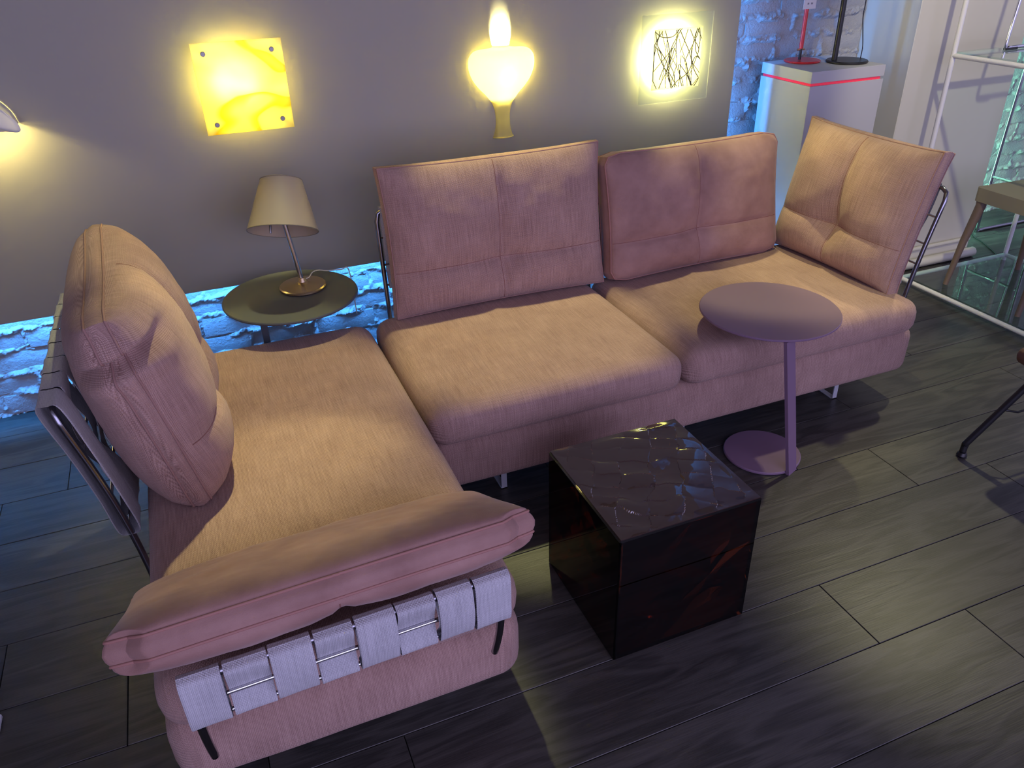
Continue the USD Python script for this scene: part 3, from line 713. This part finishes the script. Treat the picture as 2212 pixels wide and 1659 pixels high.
for pts, r in ([((-0.12, 0.115), (-0.08, 0.09), (-0.03, 0.09), (0.0, 0.115), (0.01, 0.125)), 0.0018], [((0.0, 0.12), (0.03, 0.07), (0.06, 0.02), (0.09, -0.05), (0.12, -0.09)), 0.0019],
               [((-0.12, 0.06), (-0.085, 0.03), (-0.07, -0.02), (-0.035, -0.065), (-0.02, -0.125)), 0.0018], [((0.12, -0.01), (0.09, 0.0), (0.06, -0.06), (0.01, -0.09), (-0.025, -0.125)), 0.0019],
               [((0.05, 0.12), (0.08, 0.07), (0.105, 0.03), (0.09, -0.02), (0.07, -0.07)), 0.0017], [((0.10, 0.125), (0.108, 0.07), (0.104, 0.02)), 0.0017],
               [((-0.12, -0.05), (-0.07, 0.0), (-0.02, 0.05), (0.0, 0.10), (0.02, 0.125)), 0.0016], [((0.05, -0.02), (0.06, -0.07), (0.09, -0.125)), 0.0018], [((0.12, -0.085), (0.10, -0.115), (0.085, -0.125)), 0.0018]):
    add_line(pts, r)
obj('line_pattern', cat(*lines), 'line_print', ip, smooth=True)

pt = thing('wall_lamp', 'folded grey petal wall lamp glowing downwards, cut by the left edge of the photo', 'lamp', (-1.34, 1.93, 1.13))
def leaf(pts, y0, bulge, th=0.003):
    """a smooth sheet bounded by a closed outline in x, z, domed towards the room"""
    O = smooth_path([(x, 0, z) for x, z in pts + pts[:1]], 6)[:-1]; c = O.mean(0); V, F = [], []
    K = 8; n = len(O)
    for lay in (0, 1):
        for k in range(K + 1):
            s = k / K
            for p in O:
                q = c + (p - c) * s; V.append((q[0], y0 - bulge * (1 - s**2) + lay * th, q[2]))
    B = (K + 1) * n
    for k in range(K):
        for i in range(n):
            a, b = k * n + i, k * n + (i + 1) % n
            F += [[a, b, b + n], [a, b + n, a + n], [B + a, B + b + n, B + b], [B + a, B + a + n, B + b + n]]
    for i in range(n):
        a, b = K * n + i, K * n + (i + 1) % n; F += [[a, B + a, B + b], [a, B + b, b]]
    m = trimesh.Trimesh(np.array(V), np.array(F), process=False); return m
obj('front_petal', leaf([(-0.13, -0.015), (-0.05, 0.004), (0.04, 0.004), (0.088, -0.002), (0.094, 0.018), (0.076, 0.052), (0.045, 0.085), (0.0, 0.105), (-0.07, 0.09), (-0.13, 0.04)], -0.085, 0.02), 'petal_metal', pt, smooth=True)
def ribbon(pts, y0, y1, th):
    C = smooth_path([(x, 0, z) for x, z in pts], 8)[:, [0, 2]]; T = np.gradient(C, axis=0); T /= np.linalg.norm(T, axis=1, keepdims=True); Nn = np.stack([-T[:, 1], T[:, 0]], 1)
    ring = [np.stack([q[:, 0], np.full(len(q), y), q[:, 1]], 1) for q, y in ((C, y0), (C, y1), (C + Nn * th, y1), (C + Nn * th, y0))]
    V = np.stack(ring, 1).reshape(-1, 3); F = []
    for i in range(len(C) - 1):
        for j in range(4):
            p, q = i * 4 + j, i * 4 + (j + 1) % 4; F += [[p, q, q + 4], [p, q + 4, p + 4]]
    e = (len(C) - 1) * 4; F += [[0, 2, 1], [0, 3, 2], [e, e + 1, e + 2], [e, e + 2, e + 3]]
    return trimesh.Trimesh(V, np.array(F), process=False)
obj('rear_petal', ribbon([(-0.10, 0.130), (-0.03, 0.125), (0.03, 0.097), (0.066, 0.055), (0.080, 0.012)], -0.088, -0.002, 0.003), 'petal_metal', pt, smooth=40)
obj('wall_mount', box(-0.03, 0.03, -0.02, 0.0, 0.0, 0.05, 0.003), 'petal_metal', pt, smooth=False)

# ------------------------------------------------------------------ pedestal and its lamps
pd = thing('display_plinth', 'tall white display plinth with a red line, standing beside the brick wall', 'plinth', (2.02, 1.81, 0))
obj('body', box(-0.205, 0.205, -0.172, 0.168, 0.0, 1.030, 0.001), 'plinth_paint', pd, smooth=False)
obj('red_band', box(-0.198, 0.190, -0.166, 0.162, 1.030, 1.042), 'red_acrylic', pd, smooth=False)
obj('top_block', box(-0.205, 0.205, -0.172, 0.168, 1.042, 1.090, 0.001), 'plinth_paint', pd, smooth=False)
rl = thing('table_lamp', 'red lamp with a round foot and brass cross pin on the white plinth', 'lamp', (1.966, 1.888, 1.0905))
obj('base', disc(0.082, 0.0, 0.009, 0.004, 72), 'red_lacquer', rl)
obj('stem', tube([(-0.008, 0.01, 0.008), (-0.008, 0.01, 0.06)], 0.0065, 12), 'black_metal', rl, smooth=True)
obj('cross_pin', tube([(-0.028, 0.01, 0.052), (0.012, 0.01, 0.052)], 0.004, 10), 'brass', rl, smooth=True)
obj('tube', tube([(-0.008, 0.01, 0.056), (-0.008, 0.01, 0.45)], 0.0095, 14), 'red_lacquer', rl, smooth=True)
obj('head', moved(lathe([(0.0, 0.03), (0.03, 0.03), (0.09, 0.0), (0.086, 0.0), (0.03, 0.025), (0, 0.025)], 48), (-0.008, 0.01, 0.44)), 'red_lacquer', rl)
tg = obj('tag', box(-0.043, 0.026, -0.006, -0.0052, 0.222, 0.30), 'tag_paper', rl, smooth=False)
tgp = 0.0
ink = []
for i, wd in enumerate((0.007, 0.003, 0.008, 0.009, 0.008, 0.006)):
    x = -0.032 + i * 0.0098; ink.append(box(x, x + wd, -0.0066, -0.006, 0.268, 0.2735))
ink += [moved(disc(0.0042, 0, 0.0006, 0.0001, 16), (0, 0, 0)) for _ in range(0)]
for x, w2 in ((-0.022, 0.009), (-0.003, 0.004), (0.003, 0.0045)): ink.append(box(x, x + w2, -0.0066, -0.006, 0.241, 0.248))
obj('print', cat(*ink), 'tag_ink', tg, smooth=False, kind='stuff')
bl = thing('table_lamp', 'black lamp with a thick stem and wide round foot on the white plinth', 'lamp', (2.125, 1.775, 1.0905))
obj('base', disc(0.092, 0.0, 0.011, 0.004, 72), 'black_metal', bl)
obj('stem', tube([(-0.056, 0.02, 0.009), (-0.056, 0.02, 0.50)], 0.0125, 16), 'black_metal', bl, smooth=True)
obj('head', moved(lathe([(0.0, 0.02), (0.06, 0.02), (0.09, 0.0), (0.086, 0.0), (0.058, 0.016), (0, 0.016)], 48), (-0.02, 0.02, 0.49)), 'black_metal', bl)
obj('cord', tube(smooth_path([(0.078, 0.0, 0.010), (0.082, 0.004, 0.06), (0.074, 0.01, 0.12), (0.058, 0.01, 0.19), (0.058, 0.01, 0.26), (0.05, 0.015, 0.5)], 7), 0.0022, 6), 'black_metal', bl, smooth=True)

# ------------------------------------------------------------------ display rack with glass shelves
rk = thing('display_rack', 'white tube display rack with two glass shelves by the pillar', 'rack', (2.55, 1.575, 0))
X1, Y1 = 0.75, -1.25
for (x, y) in ((0, 0), (X1, 0), (0, Y1), (X1, Y1)):
    obj('post', tube([(x, y, 0.0), (x, y, 1.9)], 0.0115, 14), 'white_lacquer', rk, smooth=True)
for z in (0.028, 1.11):
    for a, b in (((0, 0), (X1, 0)), ((0, 0), (0, Y1)), ((X1, 0), (X1, Y1)), ((0, Y1), (X1, Y1))):
        obj('rail', tube([(*a, z), (*b, z)], 0.011, 12), 'white_lacquer', rk, smooth=True)
    obj('glass_shelf', box(0.004, X1 - 0.004, Y1 + 0.004, -0.004, z + 0.010, z + 0.018, 0.001), 'clear_glass', rk, smooth=False)
obj('floor_runner', tube([(-0.10, 0.0, 0.012), (0.0, 0.0, 0.012)], 0.010, 10), 'white_lacquer', rk, smooth=True)

wc = thing('wooden_chair', 'brown wooden chair with an olive seat on the lower glass shelf of the rack', 'chair', (2.90, 1.18, 0.047))
def slab(outline, z0, z1, rr=0.02):
    from shapely.geometry import Polygon
    s = trimesh.creation.extrude_polygon(Polygon(outline).buffer(-rr).buffer(rr, quad_segs=6), z1 - z0, engine='earcut'); s.apply_translation([0, 0, z0]); return s
obj('seat', slab([(-0.20, -0.22), (0.21, -0.20), (0.21, 0.19), (-0.205, 0.215)], 0.425, 0.490), 'wood_seat', wc, smooth=30)
for (fx, fy, tx, ty) in ((-0.250, 0.205, -0.178, 0.185), (-0.258, -0.21, -0.178, -0.19), (0.235, 0.19, 0.185, 0.165), (0.235, -0.2, 0.185, -0.175)):
    obj('leg', tube([(fx, fy, 0.0), (fx * 0.55 + tx * 0.45, fy * 0.55 + ty * 0.45, 0.22), (tx, ty, 0.40), (tx, ty, 0.44)], [0.0125, 0.017, 0.023, 0.026], 12), 'wood_chair', wc, smooth=True)
obj('backrest', slab([(0.17, -0.18), (0.20, -0.18), (0.20, 0.17), (0.17, 0.17)], 0.62, 0.80, 0.008), 'wood_seat', wc, smooth=30)
for y in (-0.16, 0.15): obj('backrest_post', tube([(0.185, y, 0.46), (0.186, y, 0.66)], 0.014, 10), 'wood_chair', wc, smooth=True)

s1 = thing('sled_chair', 'chrome sled chair with black gliders on the upper glass shelf of the rack', 'chair', (2.95, 1.25, 1.128))
for y in (0.24, -0.24):
    obj('leg_frame', tube(smooth_path([(-0.155, y, 0.55), (-0.17, y, 0.30), (-0.19, y, 0.03), (-0.17, y, 0.010), (-0.12, y, 0.010), (0.0, y, 0.010), (0.20, y, 0.010), (0.23, y, 0.03), (0.22, y, 0.3), (0.20, y, 0.55)], 5), 0.0075, 10), 'chrome', s1, smooth=True)
    obj('glider', box(-0.19, -0.12, y - 0.011, y + 0.011, 0.0, 0.010, 0.002), 'plastic_black', s1, smooth=False)
obj('seat', box(-0.18, 0.22, -0.23, 0.23, 0.54, 0.565, 0.008), 'cognac_leather', s1, smooth=False)

s2 = thing('bar_stool', 'tall chrome sled bar stool in front of the green lit bricks', 'stool', (3.75, 1.86, 0))
for y in (0.10, -0.26):
    obj('leg_frame', tube(smooth_path([(-0.19, y, 0.95), (-0.205, y, 0.5), (-0.215, y, 0.04), (-0.195, y, 0.010), (-0.15, y, 0.010), (0.0, y, 0.010), (0.20, y, 0.010), (0.235, y, 0.03), (0.22, y, 0.5), (0.19, y, 0.95)], 5), 0.010, 10), 'dark_chrome', s2, smooth=True)
obj('footrest', tube([(-0.208, 0.10, 0.335), (-0.208, -0.26, 0.335)], 0.008, 10), 'chrome', s2, smooth=True)
obj('seat', box(-0.20, 0.20, -0.27, 0.11, 0.94, 0.975, 0.01), 'cognac_leather', s2, smooth=False)
obj('extension_cord', tube(smooth_path([(3.62, 2.12, 0.004), (3.551, 2.034, 0.004), (3.45, 1.90, 0.004), (3.41, 1.80, 0.004), (3.335, 1.66, 0.004), (3.30, 1.60, 0.004)], 8), 0.003, 6), 'black_metal', None, smooth=True, label='thin black cord lying on the floor behind the rack', cat='cord')

# ------------------------------------------------------------------ black chair at the right edge
bc = thing('lounge_chair', 'black metal chair with brown leather seat, only one leg in view at the right edge', 'chair', (1.90, 0.02, 0))
def leg(fx, fy, tx, ty):
    p = [(fx, fy, 0.018), (fx + 0.004 * np.sign(tx - fx), fy, 0.05), (fx + (tx - fx) * 0.10, fy + (ty - fy) * 0.10, 0.085), (tx, ty, 0.40)]
    obj('leg', tube(smooth_path(p, 6), 0.0115, 12), 'black_metal', bc, smooth=True)
    obj('foot', moved(lathe([(0, 0), (0.014, 0.0), (0.018, 0.006), (0.016, 0.012), (0.012, 0.018), (0.0, 0.022)], 24), (fx, fy, 0)), 'plastic_black', bc)
leg(-0.328, 0.288, -0.185, 0.185); leg(0.30, 0.27, 0.17, 0.17); leg(-0.30, -0.27, -0.17, -0.17); leg(0.30, -0.27, 0.17, -0.17)
obj('brace', tube([(-0.265, 0.243, 0.205), (-0.23, 0.21, 0.205), (0.22, 0.21, 0.205), (0.255, 0.233, 0.205)], 0.0042, 8), 'black_metal', bc, smooth=True)
m, uv = soft_box(0.46, 0.47, 0.06, 0.028, 0.01, n=0.03, seed=8); m.apply_translation([-0.035, 0.03, 0.378]); obj('seat', m, 'cognac_leather', bc, smooth=True)
m, uv = soft_box(0.44, 0.05, 0.34, 0.024, 0.0, n=0.03, seed=9); m.apply_translation([-0.03, -0.21, 0.425]); obj('backrest', m, 'cognac_leather', bc, smooth=True)

wb = thing('floor_lamp', 'corner of a white lamp foot on the floor at the bottom left edge', 'lamp', (-1.60, 0.425, 0))
obj('base', box(-0.12, 0.122, -0.03, 0.03, 0.0, 0.02, 0.006), 'white_lacquer', wb, smooth=False)
obj('stem', tube([(-0.09, 0, 0.015), (-0.09, 0, 0.9)], 0.008, 12), 'white_lacquer', wb, smooth=True)
obj('shade', moved(lathe([(0.06, 0.0), (0.04, 0.12), (0.038, 0.12), (0.058, 0.0), (0.06, 0)], 32), (-0.09, 0, 0.88)), 'white_lacquer', wb)
